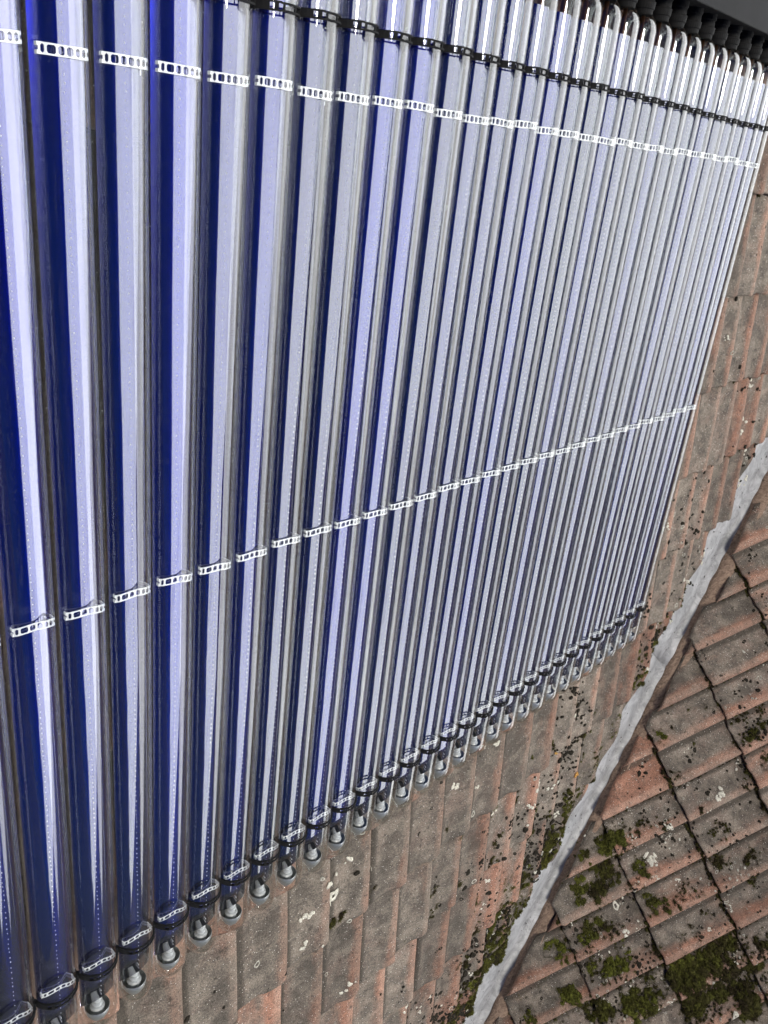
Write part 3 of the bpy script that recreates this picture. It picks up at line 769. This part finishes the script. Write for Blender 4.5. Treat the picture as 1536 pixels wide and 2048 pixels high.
# perforated spring clip
def clip_mesh():
    # path across the tube: (x, z); strip 15 mm along the tube, five openings
    path = [(-.0290, .001), (-.0268, .0085), (-.0225, .0102), (-.0130, .0112), (-.0030, .0112), (.0065, .0116), (.0125, .0132), (.0160, .0146), (.0225, .0148), (.0268, .0140), (.0292, .0050)]
    def pz(x):
        for (a, za), (b_, zb) in zip(path, path[1:]):
            if a <= x <= b_: return za + (zb - za) * (x - a) / (b_ - a)
        return path[-1][1]
    mb = MB(); hw = .0057
    holes = [(-.0248, -.0208), (-.0180, -.0078), (-.0052, .0022), (.0050, .0116), (.0138, .0184), (.0204, .0250)]
    cuts = [-.0290, -.0268]
    edges = [-.0268]
    for i, (a, b_) in enumerate(holes):
        nx = holes[i + 1][0] if i + 1 < len(holes) else .0280
        edges.append((b_ + nx) / 2)
    edges[-1] = .0268
    def emit(polys):
        th = .0009
        for poly in polys:
            n = len(poly); vs = [(x, y, pz(x) + th) for x, y in poly] + [(x, y, pz(x)) for x, y in poly]
            fs = [tuple(range(n)), tuple(reversed(range(n, 2 * n)))] + [(i, i + n, (i + 1) % n + n, (i + 1) % n) for i in range(n)]
            mb.add(vs, fs)
    for i, (a, b_) in enumerate(holes):
        x0, x1 = edges[i], edges[i + 1]; hh = .0040; q = min(.0016, (b_ - a) * .35)
        inn = [(a, -hh + q), (a + q, -hh), (b_ - q, -hh), (b_, -hh + q), (b_, hh - q), (b_ - q, hh), (a + q, hh), (a, hh - q)]
        emit([[(x0, -hw), (a + q, -hw), inn[1], inn[0], (x0, inn[0][1])], [(a + q, -hw), (b_ - q, -hw), inn[2], inn[1]],
              [(b_ - q, -hw), (x1, -hw), (x1, inn[3][1]), inn[3], inn[2]], [(x1, inn[3][1]), (x1, inn[4][1]), inn[4], inn[3]],
              [(x1, inn[4][1]), (x1, hw), (b_ - q, hw), inn[5], inn[4]], [(b_ - q, hw), (a + q, hw), inn[6], inn[5]],
              [(a + q, hw), (x0, hw), (x0, inn[7][1]), inn[7], inn[6]], [(x0, inn[7][1]), (x0, inn[0][1]), inn[0], inn[7]]])
    # hooked ends
    for sx, za, zb in ((-1, .0085, -.001), (1, .0140, .001)):
        x = sx * .0268
        for s in (-1, 1):
            mb.box(min(x, x + sx * .0016), max(x, x + sx * .0016), s * hw - (.0038 if s > 0 else 0), s * hw + (.0038 if s < 0 else 0), zb, za + .0009)
        mb.box(min(x, x + sx * .0016), max(x, x + sx * .0016), -hw - .006, -hw + .0035, zb - .001, zb + .002)
    return mb.mesh('support_clip')
ME_CLIP = clip_mesh(); ME_CLIP.materials.append(M_CLIP)
# spring and getter cup in the bottom end
mb = MB(); mb.lathe([(-1.520, .0200), (-1.5225, .0208), (-1.532, .0190), (-1.543, .0135), (-1.550, .0075), (-1.553, .0060)], 28, False)
mb.lathe([(-1.5525, .006), (-1.5535, .004)], 16)
ME_CUP = mb.mesh('getter_cup'); ME_CUP.materials.append(M_CUP); ME_CUP.polygons.foreach_set('use_smooth', [True] * len(ME_CUP.polygons))
mb = MB(); pr_ = []
for y0, r0 in ((-1.493, .0050), (-1.500, .0082), (-1.5035, .0082), (-1.5045, .0062), (-1.508, .0062), (-1.509, .0090), (-1.5125, .0095), (-1.5135, .0075), (-1.517, .0075), (-1.518, .0110), (-1.522, .0125), (-1.5235, .0100), (-1.530, .0100), (-1.540, .0120)): pr_.append((y0, r0))
mb.lathe(pr_, 24); ME_SPR = mb.mesh('spring_stop'); ME_SPR.materials.append(M_STEEL)
# rubber collar
mb = MB(); mb.lathe([(.140, .0165), (.141, .0182), (.150, .0186), (.1515, .0205), (.163, .0212), (.1645, .0185), (.176, .0180), (.178, .0200), (.196, .0200)][::-1], 26)
ME_COL = mb.mesh('collar'); ME_COL.materials.append(M_RUBBER); ME_COL.polygons.foreach_set('use_smooth', [False] * len(ME_COL.polygons))

ordn = ['', 'first', 'second', 'third', 'fourth', 'fifth', 'sixth', 'seventh', 'eighth', 'ninth', 'tenth', 'eleventh', 'twelfth', 'thirteenth', 'fourteenth', 'fifteenth',
        'sixteenth', 'seventeenth', 'eighteenth', 'nineteenth', 'twentieth', 'twenty-first', 'twenty-second', 'twenty-third', 'twenty-fourth', 'twenty-fifth',
        'twenty-sixth', 'twenty-seventh', 'twenty-eighth', 'twenty-ninth', 'thirtieth']
tint = {}
for k in range(1, NT_ + 1):
    rr = NT_ + 1 - k
    t = empty('vacuum_tube', F1 @ Matrix.Translation((tube_u(k), 0, 0)))
    if k == 1: lab = 'leftmost glass vacuum tube, mostly cut off by the left edge of the picture'
    elif k == 30: lab = 'rightmost glass vacuum tube of the solar collector, next to bare roof tiles'
    elif k <= 12: lab = '%s glass vacuum tube from the left end of the lower clip chain' % ordn[k]
    else: lab = '%s glass vacuum tube counted from the right end of the collector' % ordn[rr]
    tag(t, lab, 'solar tube', 'vacuum tubes of the solar collector')
    g = link('glass_tube', ME_GO, None, t); link('inner_wall', ME_GI, None, g)
    a = link('absorber', ME_AB, None, t); a.rotation_euler.y = math.radians(random.gauss(0, 2.0) - min(18.0, max(0, k - 8) * 1.0))
    br = {1: .9, 2: 1.25, 3: 1.05, 4: .85, 5: 1.25, 6: .7, 7: .85, 8: .45, 9: .4, 10: 1.0, 11: .95, 12: .4, 13: .5, 14: .45, 15: .5, 16: .7, 17: .35}.get(k, random.uniform(.22, .6))
    pu = random.uniform(.7, 1.5) * (2.2 if br < .6 else 1.0)
    a.color = (br * pu, br * random.uniform(.7, 1.2), br, 1)
    tag(link('weld_spots', ME_WELD, None, a), kind='stuff')
    link('heat_pipe', ME_HP, None, t)
    for vpos in (.084, .745, 1.4085):
        c = link('support_clip', ME_CLIP, None, t); c.scale = (.93, .72 if vpos > 1 else 1, 1); c.location = (.0012, -vpos + random.uniform(-.003, .003), 0)
        c.rotation_euler = (0, a.rotation_euler.y * .5, math.radians(random.gauss(0, 1.2)))
    link('getter_cup', ME_CUP, None, t); link('spring_stop', ME_SPR, None, t)
    link('collar', ME_COL, None, t)

# manifold box
def bevel_box(name, x0, x1, y0, y1, z0, z1, bv):
    bm = bmesh.new(); bmesh.ops.create_cube(bm, size=1.0)
    for v_ in bm.verts:
        v_.co = Vector((x0 + (v_.co.x + .5) * (x1 - x0), y0 + (v_.co.y + .5) * (y1 - y0), z0 + (v_.co.z + .5) * (z1 - z0)))
    bmesh.ops.bevel(bm, geom=bm.edges[:], offset=bv, segments=3, affect='EDGES', profile=.5)
    me = bpy.data.meshes.new(name); bm.to_mesh(me); bm.free(); return me
mani = empty('manifold_header', F1)
tag(mani, 'dark grey manifold box along the upper ends of the glass tubes', 'manifold')
link('casing', bevel_box('casing', -1.19, 1.19, .188, .345, -.075, .050, .010), M_MANI, mani, True)
link('cover_lip', bevel_box('cover_lip', -1.192, 1.192, .181, .345, .0505, .0565, .0025), M_MANI, mani)
link('end_cap', bevel_box('end_cap', 1.191, 1.215, .190, .349, -.079, .079, .006), M_MANI, mani)
link('end_cap', bevel_box('end_cap', -1.215, -1.193, .190, .349, -.079, .079, .006), M_MANI, mani)

# clip chains
def link_mesh():
    mb = MB()
    def cyl(p, y, r): return (r * math.sin(p), y, r * math.cos(p))
    def arc(p0, p1, y0, y1, r0, r1):
        n = max(1, int(abs(p1 - p0) / 12)); 
        for i in range(n):
            a0 = math.radians(p0 + (p1 - p0) * i / n); a1 = math.radians(p0 + (p1 - p0) * (i + 1) / n)
            mb.box(a0, a1, y0, y1, r0, r1, cyl)
    r = R_O + .0004
    arc(-84, -44, -.0052, .0052, r, r + .0034)
    arc(-44, -20, -.0054, -.0034, r, r + .0038); arc(-44, -20, .0034, .0054, r, r + .0038)
    arc(-34, -27, -.0033, .0033, r, r + .0048)
    arc(-20, 72, -.0050, -.0030, r, r + .0026); arc(-20, 72, .0030, .0050, r, r + .0026)
    for p in (-16, 14, 44): arc(p, p + 4, -.0029, .0029, r, r + .0022)
    arc(68, 88, -.0066, .0066, r + .0002, r + .0040)
    # prongs and pin at the joint to the next link
    a = .0340
    mb.box(a - .0010, a + .0012, -.0130, -.0062, .002, .005); mb.box(a - .0010, a + .0012, .0062, .0130, .002, .005)
    mb.box(a - .0016, a + .0030, -.0060, .0060, -.004, .0050)
    return mb.mesh('chain_link')
ME_LINK = link_mesh(); ME_LINK.materials.append(M_BLACK)
for vpos, lab in ((0.0, 'black plastic clip chain across the upper part of the glass tubes'), (1.412, 'black plastic clip chain looping round the lower ends of the glass tubes')):
    ch = empty('clip_chain', F1 @ Matrix.Translation((0, -vpos, 0)))
    tag(ch, lab, 'clip chain')
    for k in range(1, NT_ + 1):
        o = link('chain_link', ME_LINK, None, ch); o.location = (tube_u(k), random.uniform(-.0012, .0012), 0)
